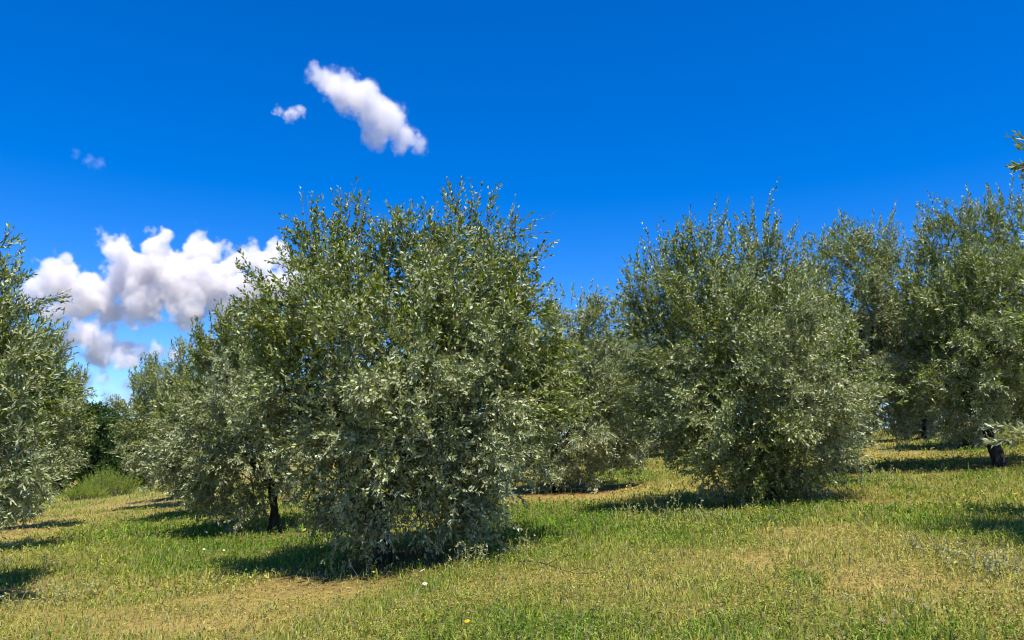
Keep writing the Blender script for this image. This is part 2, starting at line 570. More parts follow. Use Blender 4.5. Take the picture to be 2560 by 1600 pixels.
    for (p0, p1, D1, ln) in extra:         # single long sprigs that stick out of the outline
        a_ = at(p0[0], p0[1], D1) - base; b_ = at(p1[0], p1[1], D1) - base
        for _ in range(5):
            s0 = a_ + (b_ - a_) * rng.uniform(0, .6) + rng.normal(0, .03, 3)
            e = b_ + rng.normal(0, .09, 3)
            dv = e - s0
            tw.append((s0[None], norm(dv)[None], np.array([np.linalg.norm(dv)]), rng.normal(0, .05, (1, 3)), max(7, int(ln))))
        branch_paths.append(bent(a_, b_, 5, .03, .008, .003))
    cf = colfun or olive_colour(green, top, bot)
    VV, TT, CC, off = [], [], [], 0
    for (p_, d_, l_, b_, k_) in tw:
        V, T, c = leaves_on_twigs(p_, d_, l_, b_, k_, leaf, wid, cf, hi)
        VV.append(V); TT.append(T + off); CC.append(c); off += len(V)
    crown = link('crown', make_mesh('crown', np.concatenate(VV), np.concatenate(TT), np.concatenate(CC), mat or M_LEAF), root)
    crown['kind'] = 'stuff'
    # woody twigs, three-sided
    s = np.array([0, .5, 1.0])
    tv, tt, off = [], [], 0
    for (p_, d_, l_, b_, k_) in tw:
        kk = rng.random(len(p_)) < twig_frac
        p_, d_, l_, b_ = p_[kk], d_[kk], l_[kk], b_[kk]
        if len(p_) == 0: continue
        pts = p_[:, None] + l_[:, None, None] * (d_[:, None] * s[None, :, None] + b_[:, None] * (s ** 2)[None, :, None])
        tn = norm(d_); a_ = norm(np.cross(tn, rng.normal(0, 1, tn.shape))); c_ = np.cross(tn, a_)
        r_ = np.array([.0036, .0026, .0012])
        ring = np.stack([a_, -.5 * a_ + .87 * c_, -.5 * a_ - .87 * c_], 1)
        V = pts[:, :, None] + r_[None, :, None, None] * ring[:, None]
        m = len(p_)
        bi = np.arange(m)[:, None, None, None] * 9
        q = []
        for lev in (0, 1):
            for e in range(3):
                i0, i1 = lev * 3 + e, lev * 3 + (e + 1) % 3
                q += [[i0, i1, i1 + 3], [i0, i1 + 3, i0 + 3]]
        T = (np.arange(m)[:, None, None] * 9 + np.array(q)[None]).reshape(-1, 3)
        tv.append(V.reshape(-1, 3)); tt.append(T + off); off += m * 9
    V, T = tubes(branch_paths, 5)
    tv.append(V); tt.append(T + off)
    twigs = link('twigs', make_mesh('twigs', np.concatenate(tv), np.concatenate(tt), None, M_TWIG), crown)
    twigs['kind'] = 'stuff'
    return root


def copy_tree(o, parent=None):
    c = o.copy(); C.objects.link(c); c.parent = parent
    for ch in o.children: copy_tree(ch, c)
    return c


main_lobes = [
    (715, 750, 0, 85), (680, 840, .1, 80), (800, 640, .2, 80), (1030, 610, .2, 75),
    (860, 650, 0, 100), (765, 710, -.2, 95), (960, 690, .3, 105), (1150, 630, 0, 105), (1245, 660, .2, 100), (1290, 740, .1, 75), (1080, 690, -.4, 120),
    (730, 830, 0, 115), (860, 820, -.9, 160), (1040, 850, -1.1, 170), (1200, 810, -.6, 150), (1290, 840, .3, 95),
    (745, 1000, -.1, 125), (880, 1010, -1.2, 170), (1060, 1050, -1.4, 180), (1230, 1020, -.9, 170), (1380, 960, .1, 110), (1340, 1060, 0, 90), (690, 930, .1, 85), (680, 1040, .1, 75),
    (820, 1140, -.6, 115), (960, 1110, -1.3, 130), (1100, 1150, -1.3, 135), (1230, 1140, -.5, 105),
    (840, 1225, -.7, 70), (930, 1200, -1.2, 55), (1060, 1230, -1.1, 75), (1150, 1235, -.9, 80), (1215, 1200, -.2, 65), (1140, 1300, -.8, 45), (1050, 1300, -1.0, 36), (1205, 1270, -.3, 42), (775, 1210, -.3, 60), (815, 1300, -.5, 60), (885, 1305, -.8, 45), (1090, 1320, -1.0, 45), (1180, 1310, -.6, 50), (935, 1285, -1.0, 42), (1000, 1275, -1.1, 45), (770, 1250, 0, 55), (1000, 1250, .8, 70), (880, 1260, .7, 70),
    (900, 760, 1.0, 160), (1120, 760, 1.1, 150), (850, 1000, 1.2, 150), (1080, 1020, 1.3, 170), (1250, 960, 1.0, 140), (1000, 1110, 1.0, 110)]
olive('olive_tree', 'main', main_lobes, 10.0, 'large silver-green olive tree with twin leafy peaks and low skirts on open grass',
      n_twig=9600, K=8, wid=.2, hi=False, leaf=.070, green=.02, n_shoot=90, shoot=(.25, .45), trunk_r=.078, lean=(.02, 0), fork=.8, seed=11,
      extra=[((1260, 700), (1370, 605), 10.1, 10), ((1250, 600), (1345, 575), 10.1, 9), ((862, 640), (855, 475), 10, 12), ((900, 640), (903, 478), 9.9, 12), ((880, 620), (930, 520), 10, 10), ((820, 640), (800, 530), 10, 10),
             ((1140, 620), (1140, 462), 10, 12), ((780, 690), (768, 490), 10, 13), ((1210, 650), (1225, 482), 10, 12), ((1180, 600), (1180, 480), 10, 10), ((1260, 640), (1290, 530), 10, 10), ((1090, 640), (1070, 530), 10, 10), ((1330, 1000), (1465, 1010), 9.8, 10),
             ((830, 1290), (850, 1375), 9.4, 9), ((1120, 1280), (1110, 1350), 9.3, 8), ((800, 1260), (770, 1330), 9.5, 8)])

right_lobes = [
    (1880, 680, 0, 120), (1740, 700, -.1, 115), (1640, 760, 0, 90), (1975, 760, .2, 95), (1665, 870, -.3, 115), (1800, 840, -.9, 170),
    (1960, 860, -.9, 160), (2060, 900, 0, 95), (1700, 1000, -.6, 140), (1850, 1010, -1.2, 165), (2010, 1010, -1.2, 165), (2110, 1000, -.3, 100),
    (1760, 1095, -.6, 105), (1890, 1105, -1.1, 125), (2030, 1095, -.8, 110), (1830, 1165, -.8, 50), (1950, 1175, -.8, 55),
    (2060, 1160, -.3, 45), (1690, 1120, -.2, 65), (1780, 1185, -.5, 55), (1890, 1200, -.9, 60), (2000, 1195, -.6, 60),
    (1800, 800, 1.2, 160), (1970, 850, 1.2, 150), (1800, 1020, 1.2, 160), (2010, 1030, 1.1, 140), (1900, 1160, .8, 90)]
olive('olive_tree', 'r', right_lobes, 12.67, 'broad olive tree bristling with upright shoots, skirts hiding its trunk, uphill of the twin-peaked tree',
      n_twig=9000, K=8, leaf=.068, green=.22, shoot=(.4, .95), n_shoot=380, trunk_r=.085, seed=23, fork=.7, hi=False, wid=.185)

cm_lobes = [(2085, 635, 0, 85), (2190, 630, 0, 80), (2265, 650, 0, 80), (2330, 740, .3, 90), (2150, 700, -.5, 95), (2230, 760, -.5, 100), (2290, 930, 0, 80), (2290, 840, 0, 80), (2160, 1040, -.3, 80), (2250, 1040, -.2, 60), (2060, 680, 0, 90), (2180, 670, 0, 85), (2120, 780, -.4, 110), (2270, 720, 0, 85), (2250, 850, -.3, 110), (2100, 900, -.6, 120),
            (2220, 970, -.4, 100), (2040, 1010, 0, 90), (2000, 820, .2, 100), (2130, 850, 1.0, 120), (2200, 950, .9, 110), (2000, 980, .6, 100)]
olive('olive_tree', 'cm', cm_lobes, 16.9, 'olive tree with tufted top squeezed between the bristling tree and the dark-trunked tree',
      n_twig=5200, K=8, leaf=.084, green=-.22, shoot=(.35, .85), n_shoot=190, hi=False, seed=31, twig_frac=.35)

c_lobes = [(2400, 620, 0, 105), (2500, 580, .2, 105), (2340, 760, -.2, 95), (2450, 780, -.8, 135), (2590, 740, -.2, 140), (2400, 920, -.6, 120),
           (2530, 920, -.9, 145), (2340, 950, 0, 70), (2380, 1000, -.3, 65), (2490, 985, -.6, 75), (2640, 980, 0, 120), (2660, 850, 0, 130),
           (2600, 640, .3, 120), (2450, 820, 1.2, 140), (2600, 900, 1.2, 150), (2380, 930, 1.0, 110), (2500, 700, 1.0, 130)]
olive('olive_tree', 'c', c_lobes, 15.4, 'tall dark olive tree with raised crown and leaning bare trunk over a wide shadow',
      n_twig=6400, K=8, leaf=.086, green=.34, n_shoot=210, hi=False, seed=37, trunk_r=.085, lean=(-.55, 0), fork=1.7, twig_frac=.35, wid=.15)

b_lobes = [(2680, 780, 1.4, 125), (2680, 930, 1.4, 120), (2690, 660, 1.4, 100), (2750, 1000, 1.4, 120), (2765, 430, 0, 130), (2835, 560, -.3, 160), (2775, 740, 0, 130), (2895, 760, -.8, 190), (2765, 960, 0, 120), (2905, 960, -.8, 190),
           (3045, 620, 0, 190), (3085, 850, 0, 200), (2785, 1080, .2, 110), (2745, 850, .3, 100), (2725, 640, .3, 80), (2945, 700, 1.0, 190), (2945, 950, 1.0, 190), (3095, 1000, .3, 170)]
olive('olive_tree', 'b0', b_lobes, 7.2, 'olive tree only its outermost sprigs showing, casting a shadow on the grass',
      n_twig=3300, K=8, leaf=.09, green=.02, n_shoot=60, hi=False, seed=41, twig_frac=.35,
      extra=[((2660, 420), (2545, 350), 7.2, 10), ((2660, 440), (2545, 412), 7.2, 9), ((2660, 560), (2556, 468), 7.2, 9), ((2640, 1080), (2505, 1085), 7.0, 10)])

a2_lobes = [(600, 860, 0, 80), (540, 890, 0, 70), (690, 840, .2, 90), (520, 990, -.2, 95), (620, 970, -.8, 115), (710, 990, -.6, 115), (470, 1080, 0, 80),
            (580, 1090, -.8, 110), (690, 1100, -.8, 95), (520, 1190, -.3, 75), (600, 1210, -.6, 75), (680, 1180, -.4, 65), (430, 1170, 0, 60),
            (560, 1265, -.6, 50), (500, 1255, -.3, 50), (630, 1270, -.4, 42), (450, 1225, 0, 45), (760, 1050, .2, 90), (600, 920, 1.0, 110), (560, 1080, 1.1, 110), (700, 1050, 1.1, 110)]
olive('olive_tree', 'a2', a2_lobes, 15.6, 'silvery olive tree next down the row from the twin-peaked tree, thin dark trunk showing',
      n_twig=4400, K=9, leaf=.088, green=-.16, n_shoot=60, seed=43, trunk_r=.075, wid=.16, twig_frac=.35,
      extra=[((560, 860), (492, 850), 15.6, 9)])
a3_lobes = [(430, 960, 0, 80), (500, 930, 0, 80), (570, 980, 0, 90), (400, 1060, -.2, 80), (480, 1070, -.8, 95), (420, 1160, -.3, 70), (500, 1170, -.6, 80),
            (570, 1100, -.3, 80), (390, 1210, 0, 40), (480, 1000, 1.0, 95), (480, 1110, 1.0, 95)]
olive('olive_tree', 'a3', a3_lobes, 21.2, 'olive tree half hidden behind the silvery one, third along the grassy lane',
      n_twig=3200, K=8, leaf=.092, green=-.06, n_shoot=50, hi=False, seed=47, twig_frac=.4, extra=[((410, 930), (345, 905), 21.2, 9)])
a4_lobes = [(370, 960, 0, 62), (350, 1040, 0, 62), (420, 980, 0, 70), (365, 1110, -.3, 60), (430, 1070, -.6, 75), (340, 1160, 0, 45), (420, 1150, -.3, 60), (400, 1040, .9, 75)]
a4 = olive('olive_tree', 'a4', a4_lobes, 26.8, 'pale olive tree edging the grassy lane just before the yellow-green bush',
      n_twig=2400, K=8, leaf=.10, green=-.05, n_shoot=40, hi=False, seed=53, twig_frac=.3)

r2_lobes = [(1290, 880, .2, 80), (1430, 800, 0, 80), (1350, 850, 0, 80), (1510, 830, .2, 80), (1380, 960, -.5, 100), (1490, 960, -.5, 100), (1570, 950, 0, 70), (1400, 1070, -.5, 80),
            (1500, 1070, -.4, 75), (1580, 1060, 0, 55), (1440, 1130, -.3, 60), (1360, 1160, -.3, 65), (1510, 1150, 0, 60), (1420, 1175, .6, 60), (1400, 1185, -.5, 45), (1470, 1185, -.3, 45), (1330, 1190, 0, 40), (1560, 1120, .2, 50), (1310, 960, 0, 80), (1320, 1070, 0, 70), (1400, 900, 1.0, 110), (1480, 1020, 1.0, 105), (1370, 1030, .9, 90)]
r2 = olive('olive_tree', 'r2', r2_lobes, 18.27, 'olive tree with one pointed top in the gap between the two largest trees',
      n_twig=4600, K=8, leaf=.09, green=-.38, n_shoot=110, hi=False, seed=59, twig_frac=.35)

z1_lobes = [(40, 950, -1.4, 75), (45, 1060, -1.4, 80), (25, 1150, -1.4, 80), (5, 1230, -1.3, 60), (-70, 730, 0, 85), (-20, 800, 0, 80), (-18, 900, -.2, 110), (-8, 1020, -.2, 105), (-38, 1130, -.2, 110), (-48, 1240, -.2, 80), (32, 1000, .9, 100), (42, 900, .9, 90), (22, 1110, .8, 100), (-190, 740, 0, 130),
            (-168, 900, -.9, 190), (-168, 1100, -.9, 180), (-318, 850, 0, 170), (-318, 1050, 0, 170), (-168, 900, 1.0, 180), (-118, 1100, 1.0, 150)]
olive('olive_tree', 'z1', z1_lobes, 9.9, 'olive tree of the lowest row reaching long sprigs towards the white clouds',
      n_twig=4200, K=8, wid=.15, leaf=.082, green=.05, n_shoot=60, hi=False, seed=61, twig_frac=.35,
      extra=[((0, 770), (170, 735), 10.4, 12), ((10, 790), (130, 765), 10.4, 10), ((-20, 640), (28, 580), 10.4, 9), ((-10, 700), (55, 690), 10.3, 9), ((0, 860), (70, 830), 10.3, 8)])
z2_lobes = [(20, 900, 0, 100), (90, 900, 0, 60), (70, 1000, -.3, 95), (40, 1110, -.5, 110), (120, 1060, 0, 75), (100, 1170, -.2, 75), (50, 1230, -.4, 60), (-60, 950, -.3, 130),
            (-60, 1120, -.5, 130), (-20, 1000, 1.0, 130), (20, 1120, 1.0, 110), (120, 960, .1, 50)]
olive('olive_tree', 'z2', z2_lobes, 15.9, 'dense olive tree of the lowest row with a ragged skirt touching the ground',
      n_twig=3400, K=9, leaf=.086, green=.06, n_shoot=50, hi=False, seed=67, twig_frac=.35)
z3_lobes = [(130, 990, 0, 65), (170, 1040, 0, 50), (140, 1090, -.3, 65), (110, 1170, -.3, 55), (170, 1140, 0, 40), (60, 1020, 0, 80), (60, 1130, 0, 80), (100, 1080, .9, 80), (185, 970, 0, 35)]
z3 = olive('olive_tree', 'z3', z3_lobes, 21.5, 'wispy grey olive tree of the lowest row, thin shoots against pink cloud',
      n_twig=2400, K=8, leaf=.096, green=-.02, n_shoot=80, hi=False, seed=71, twig_frac=.4, extra=[((190, 990), (245, 985), 21.5, 8)])

# olive trees further up the slope and along the rows: copies, each turned and scaled
for src, key, rz, sc, lab in (
        (a4, 'a5', 2.1, 1.0, 'farthest olive tree of the grassy lane, before the dark wood'),
        (r2, 'r3', 1.9, 1.0, 'olive tree glimpsed behind the twin-peaked tree'),
        (a4, 'r4', 4.2, 1.0, 'small olive tree glimpsed low behind the silvery row'),
        (r2, 'c3', 3.6, .95, 'olive tree far between the pointed tree and the bristling tree'),
        (a4, 'c4', 1.2, 1.0, 'faint olive tree deep behind the pointed tree'),
        (z3, 'z4', 2.6, 1.0, 'small olive tree at the far end of the lowest row'),
        (r2, 'd1', 5.2, 1.0, 'olive tree in deep shade up the slope behind the leaning bare trunk'),
        (r2, 'd2', .8, 1.0, 'distant uphill olive tree seen beneath the tufted crown'),
        (a4, 'd3', 3.0, 1.1, 'distant uphill olive tree closing the view under the crowns'),
        (r2, 'e1', 2.2, 1.1, 'uphill olive tree of the highest row beyond the wide shadow'),
        (r2, 'e2', 3.9, 1.1, 'olive tree of the highest row seen under the dark crown'),
        (z3, 'e3', .5, 1.2, 'olive tree of the highest row behind the sprigs'),
        (a4, 'c5', 5.5, 1.1, 'far olive tree seen past the pointed tree'),
        (z3, 'd4', 4.4, 1.2, 'farther olive tree closing the gap beside the bristling tree'),
        (r2, 'e4', 1.4, 1.1, 'last olive tree of the highest row under the crowns'),
        (r2, 'd5', 4.9, 1.1, 'last olive tree up the slope in the gap between trees'),
        *[(src, 'f%d' % i, .7 * i, 1.25, 'distant olive tree in the rows high up the slope') for i, src in enumerate((r2, a4, r2, z3, r2, a4, r2, r2, a4, r2, z3, r2))],
        (r2, 'd0', 2.8, 1.1, 'uphill olive tree behind the sprigs at the edge of the grove')):
    o = copy_tree(src)
    x, y = TREES[key]
    o.location = (x, y, float(ground_z(x, y)) - .03)
    o.rotation_euler = (0, 0, rz); o.scale = (sc, sc, sc)
    o['label'] = lab


# ------------------------------------------------------------------ dark broadleaf trees and a bush at the end of the lane
def broad_colour(a, b):
    a, b = np.array(a), np.array(b)

    def f(p, n):
        m = np.clip(fbm(p[:, 0] * .9, p[:, 2] * .9 + p[:, 1] * .5, 81, 3) + rng.normal(0, .15, n), 0, 1)
        return (a[None] * (1 - m)[:, None] + b[None] * m[:, None]) * rng.uniform(.75, 1.25, n)[:, None]
    return f


for px, D, lob, sd, lab in (
        (225, 52, [(225, 1050, 0, 42), (215, 1100, 0, 50), (250, 1060, 0, 40), (255, 1110, 0, 50), (240, 1140, -.5, 55), (235, 1195, 0, 45), (200, 1185, 0, 50), (225, 1120, 1.2, 50), (265, 1190, 0, 45), (265, 1150, .5, 50)], 91,
         'dark green broadleaf tree standing behind the yellow-green bush'),
        (305, 56, [(300, 1045, 0, 42), (275, 1060, 0, 35), (285, 1100, -.4, 50), (320, 1090, 0, 45), (300, 1160, -.5, 55), (340, 1150, 0, 45), (305, 1110, 1.2, 50), (300, 1205, 0, 45), (335, 1200, 0, 40), (265, 1170, .5, 45)], 92,
         'dark broadleaf tree joined to the pale olive tree at the lane end'),
        (140, 58, [(140, 1080, 0, 50), (110, 1130, 0, 50), (170, 1130, 0, 50), (140, 1180, 0, 50)], 93,
         'dark broadleaf tree mostly behind the wispy grey olive')):
    b = at(px, 1240, D)
    olive('broadleaf_tree', (b[0], b[1]), lob, D, lab, group='dark broadleaf trees at the end of the lane', n_twig=2200, K=6, leaf=.18, hi=False, seed=sd,
          mat=M_BROAD, wid=.3, colfun=broad_colour((.028, .055, .012), (.075, .125, .028)), trunk_r=.16, twig_frac=.1, fork=1.2, tw_len=(.4, .8))


def feathery_bush(px, py, D, h, wd, n, label, seed):
    global rng
    rng = np.random.default_rng(seed)
    b = at(px, py, D); b[2] = float(ground_z(b[0], b[1]))
    root = bpy.data.objects.new('feathery_bush', None); C.objects.link(root); root.location = b
    tag(root, label, 'bush', 'feathery bushes at the end of the lane')
    paths = []
    P, d0, Lg = [], [], []
    for i in range(n):
        r = wd * math.sqrt(rng.random()); a = rng.uniform(0, 2 * math.pi)
        p = np.array([r * math.cos(a), r * math.sin(a), 0])
        e = p * 1.35 + np.array([rng.normal(0, .12), rng.normal(0, .12), h * (1 - .45 * (r / wd) ** 2) * rng.uniform(.7, 1.1)])
        paths.append(bent(p, e, 4, .03, .012, .004))
        P.append(p + (e - p) * .15); d0.append(norm(e - p)); Lg.append(np.linalg.norm(e - p) * .9)
    P, d0, Lg = np.array(P), np.array(d0), np.array(Lg)
    V, T, c = leaves_on_twigs(P, d0, Lg, rng.normal(0, .05, P.shape), 14, .16, .07,
                              broad_colour((.20, .26, .02), (.32, .34, .04)), False)
    f = link('foliage', make_mesh('foliage', V, T, c, M_BROAD), root); f['kind'] = 'stuff'
    V, T = tubes(paths, 4)
    link('stems', make_mesh('stems', V, T, None, M_TWIG), root)['kind'] = 'stuff'


feathery_bush(272, 1215, 43, 1.35, 1.1, 200, 'yellow-green feathery bush closing the end of the grassy lane', 101)
feathery_bush(212, 1222, 41, .75, .75, 110, 'lower pale bush beside the feathery one, under the lowest row', 102)


# ------------------------------------------------------------------ grass and herbs
STRAW = np.array([.44, .375, .12]); OLIVE = np.array([.30, .335, .055]); GREEN = np.array([.115, .225, .02]); GREY = np.array([.24, .255, .13])
BROWN = np.array([.20, .12, .055])


def scatter(D0, D1, dens, margin):
    A = (1.28 * (D0 + D1) / 2 + 2 * margin) * (D1 - D0)
    n = int(A * dens)
    y = rng.uniform(D0, D1, n)
    x = rng.uniform(-1, 1, n) * (.64 * y + margin)
    return x, y


def grass_colour(g, b, n, drybias=0.0):
    t = np.clip(g + rng.normal(0, .24, n) - drybias, 0, 1)[:, None]
    c = np.where(t < .5, STRAW + (OLIVE - STRAW) * (t * 2), OLIVE + (GREEN - OLIVE) * (t * 2 - 1))
    k = (rng.random(n) < .14)[:, None]
    c = np.where(k, GREY, c)
    return c * rng.uniform(.72, 1.2, n)[:, None]


def build_grass(D0, D1, dens, scale, margin):
    x, y = scatter(D0, D1, dens, margin)
    g, b, lit = cover(x, y)
    clump = fbm(x * 2.6, y * 2.6, 101, 3)
    keep = rng.random(len(x)) < np.clip(1.0 - .95 * b - .75 * lit + .25 * g, .05, 1) * np.clip(.25 + 1.6 * (clump - .2), .15, 1)
    x, y, g, b, clump = x[keep], y[keep], g[keep], b[keep], clump[keep]
    n = len(x)
    z = ground_z(x, y)
    hgt = (.030 + .052 * g + .075 * np.clip(clump - .45, 0, 1)) * rng.uniform(.45, 1.5, n) * (.8 + .2 * scale)
    tall = rng.random(n) < .012
    hgt[tall] *= 2.0
    a = rng.uniform(0, 2 * np.pi, n)
    lean = rng.uniform(.1, 1.1, n)
    dx, dy = np.cos(a) * lean, np.sin(a) * lean
    wd = rng.uniform(.0022, .0050, n) * scale
    f = rng.uniform(0, 2 * np.pi, n); wx, wy = np.cos(f) * wd, np.sin(f) * wd
    P0 = np.stack([x - wx, y - wy, z - .01], 1); P1 = np.stack([x + wx, y + wy, z - .01], 1)
    mx, my, mz = x + dx * hgt * .35, y + dy * hgt * .35, z + hgt * .62
    P2 = np.stack([mx + wx * .8, my + wy * .8, mz], 1); P3 = np.stack([mx - wx * .8, my - wy * .8, mz], 1)
    P4 = np.stack([x + dx * hgt, y + dy * hgt, z + hgt * (1.05 - .35 * lean)], 1)
    V = np.stack([P0, P1, P2, P3, P4], 1).reshape(-1, 3)
    T = (np.arange(n)[:, None, None] * 5 + np.array([[0, 1, 2], [0, 2, 3], [3, 2, 4]])[None]).reshape(-1, 3)
    return V, T, np.repeat(grass_colour(g, b, n), 5, axis=0)


def build_herbs(D0, D1, dens, scale, margin, nl=7):
    x, y = scatter(D0, D1, dens, margin)
    g, b, lit = cover(x, y)
    clump = fbm(x * 1.7 + 5, y * 1.7, 131, 3)
    keep = rng.random(len(x)) < np.clip(1.0 - .85 * b - .8 * lit, .06, 1) * np.clip(.2 + 2.0 * (clump - .25), .1, 1)
    x, y, g, b, clump = x[keep], y[keep], g[keep], b[keep], clump[keep]
    n = len(x)
    z = ground_z(x, y)
    h = (.05 + .11 * np.clip(clump - .35, 0, 1) + .03 * g) * rng.uniform(.5, 1.5, n)
    lx, ly = rng.normal(0, .35, n), rng.normal(0, .35, n)
    base = np.stack([x, y, z - .01], 1); tip = base + np.stack([lx * h, ly * h, h], 1)
    s = rng.uniform(.25, 1, (n, nl))
    pos = base[:, None] * (1 - s)[..., None] + tip[:, None] * s[..., None]
    a = rng.uniform(0, 2 * np.pi, (n, nl))
    el = rng.normal(.35, .45, (n, nl))
    l = np.stack([np.cos(a) * np.cos(el), np.sin(a) * np.cos(el), np.sin(el)], -1)
    ll = rng.uniform(.012, .028, (n, nl)) * scale
    wv = norm(np.cross(l, rng.normal(0, .6, (n, nl, 3)) + np.array([0, 0, 1])))
    hw = ll * rng.uniform(.16, .34, (n, nl))
    q = [pos, pos + l * (ll * .5)[..., None] - wv * hw[..., None], pos + l * ll[..., None], pos + l * (ll * .5)[..., None] + wv * hw[..., None]]
    VL = np.stack(q, 2).reshape(-1, 3)
    TL = (np.arange(n * nl)[:, None, None] * 4 + np.array([[0, 1, 2], [0, 2, 3]])[None]).reshape(-1, 3)
    c = grass_colour(g, b, n, -.04) * .88
    CL = np.repeat(np.repeat(c, nl, axis=0) * rng.uniform(.75, 1.25, (n * nl, 1)), 4, axis=0)
    # stems
    f = rng.uniform(0, 2 * np.pi, n); wv = np.stack([np.cos(f), np.sin(f), f * 0], 1) * .0018 * scale
    VS = np.stack([base - wv, base + wv, tip], 1).reshape(-1, 3)
    TS = np.arange(n * 3).reshape(-1, 3) + len(VL)
    CS = np.repeat(c * np.array([1.1, .95, .85]), 3, axis=0)
    return np.concatenate([VL, VS]), np.concatenate([TL, TS]), np.concatenate([CL, CS])


def joined(parts):
    V, T, Cc, off = [], [], [], 0
    for v, t, c in parts:
        V.append(v); T.append(t + off); Cc.append(c); off += len(v)
    return np.concatenate(V), np.concatenate(T), np.concatenate(Cc)


rng = np.random.default_rng(5)
V, T, c = joined([build_grass(4.6, 9, 1450, 1.05, 1.2), build_grass(9, 15, 540, 1.5, 1.0), build_grass(15, 28, 95, 2.8, .5), build_grass(28, 52, 34, 4.0, 0)])
o = link('grass', make_mesh('grass', V, T, c, M_GRASS))
tag(o, 'short dry and green grass covering the grove floor', 'grass', kind='stuff')
V, T, c = joined([build_herbs(4.6, 9, 520, 1.0, 1.2, 6), build_herbs(9, 15, 150, 1.7, 1.0, 4), build_herbs(15, 28, 34, 2.6, .5, 5)])
o = link('ground_cover', make_mesh('ground_cover', V, T, c, M_GRASS))
tag(o, 'low small-leaved herbs and clover mixed through the grass', 'ground cover', kind='stuff')

# fallen olive leaves around the trunks
LV, n_ = [], 0
P = []
for key in ('main', 'r', 'c', 'a2', 'cm', 'r2', 'z2'):
    t = TREES[key]
    m = 1500
    r = 1.9 * np.sqrt(rng.random(m)); a = rng.uniform(0, 2 * np.pi, m)
    P.append(np.stack([t[0] + r * np.cos(a), t[1] + r * np.sin(a)], 1))
P = np.concatenate(P); n = len(P)
z = ground_z(P[:, 0], P[:, 1]) + rng.uniform(.004, .02, n)
pos = np.column_stack([P, z]); a = rng.uniform(0, 2 * np.pi, n)
l = np.stack([np.cos(a), np.sin(a), rng.normal(0, .15, n)], 1); wv = np.stack([-np.sin(a), np.cos(a), rng.normal(0, .3, n)], 1)
V = np.stack([pos, pos + l * .035 - wv * .007, pos + l * .07, pos + l * .035 + wv * .007], 1).reshape(-1, 3)
T = (np.arange(n)[:, None, None] * 4 + np.array([[0, 1, 2], [0, 2, 3]])[None]).reshape(-1, 3)
c = np.where((rng.random(n) < .6)[:, None], BROWN, STRAW * .8) * rng.uniform(.5, 1.3, (n, 1))
o = link('leaf_litter', make_mesh('leaf_litter', V, T, np.repeat(c, 4, axis=0), M_GRASS))
tag(o, 'fallen brown olive leaves lying around the trunks', 'leaf litter', kind='stuff')


# ------------------------------------------------------------------ flowers, weeds, a fallen twig
def plain(name, col, rough=.8):
    m, N, L = new_mat(name)
    out = N.new('ShaderNodeOutputMaterial'); b = N.new('ShaderNodeBsdfPrincipled')
    b.inputs['Base Color'].default_value = (*col, 1); b.inputs['Roughness'].default_value = rough
    L.new(b.outputs[0], out.inputs['Surface'])
    return m


M_STEM = plain('stem', (.16, .2, .06)); M_DRYSTEM = plain('dry_stem', (.36, .30, .15)); M_YCENTRE = plain('flower_centre', (.55, .38, .03))


def flower(px, py, label, col, h=.14, r=.03, n=8, tilt=.4, group='white wildflowers dotted in the grass', name='wildflower', cat='flower', globe=False):
    p = G(px, py + 6)
    root = bpy.data.objects.new(name, None); C.objects.link(root); root.location = p
    tag(root, label, cat, group)
    top = np.array([rng.normal(0, .02), rng.normal(0, .02), h])
    V, T = tubes([bent(np.array([0, 0, -.02]), top, 5, .04, .0025, .0018)], 5)
    link('stem', make_mesh('stem', V, T, None, M_STEM), root)
    if globe:
        k = 70
        d = norm(rng.normal(0, 1, (k, 3))); w_ = norm(np.cross(d, rng.normal(0, 1, (k, 3))))
        V = np.stack([top + d * r * .3, top + d * r - w_ * .004, top + d * r + w_ * .004], 1).reshape(-1, 3)
        T = np.arange(k * 3).reshape(-1, 3)
        link('seed_head', make_mesh('seed_head', V, T, np.tile(col, (k * 3, 1)), M_PETAL), root)
        return
    ax = norm(np.array([rng.normal(0, .3), -tilt, 1.0])); u = norm(np.cross(ax, [1, 0, .1])); v = np.cross(ax, u)
    for i in range(n):
        a = 2 * math.pi * i / n; d = u * math.cos(a) + v * math.sin(a); w_ = np.cross(ax, d)
        V = np.array([top, top + d * r * .55 - w_ * r * .28 + ax * r * .12, top + d * r * 1.0 - w_ * r * .16, top + d * r * 1.0 + w_ * r * .16, top + d * r * .55 + w_ * r * .28 + ax * r * .12])
        T = np.array([[0, 1, 4], [1, 2, 3], [1, 3, 4]])
        link('petal', make_mesh('petal', V, T, np.tile(col, (5, 1)), M_PETAL), root)
    V, T = tubes([(np.array([top - ax * .002, top + ax * .006, top + ax * .009]), np.array([r * .26, r * .22, .001]))], 8)
    link('flower_centre', make_mesh('flower_centre', V, T, None, M_YCENTRE), root)


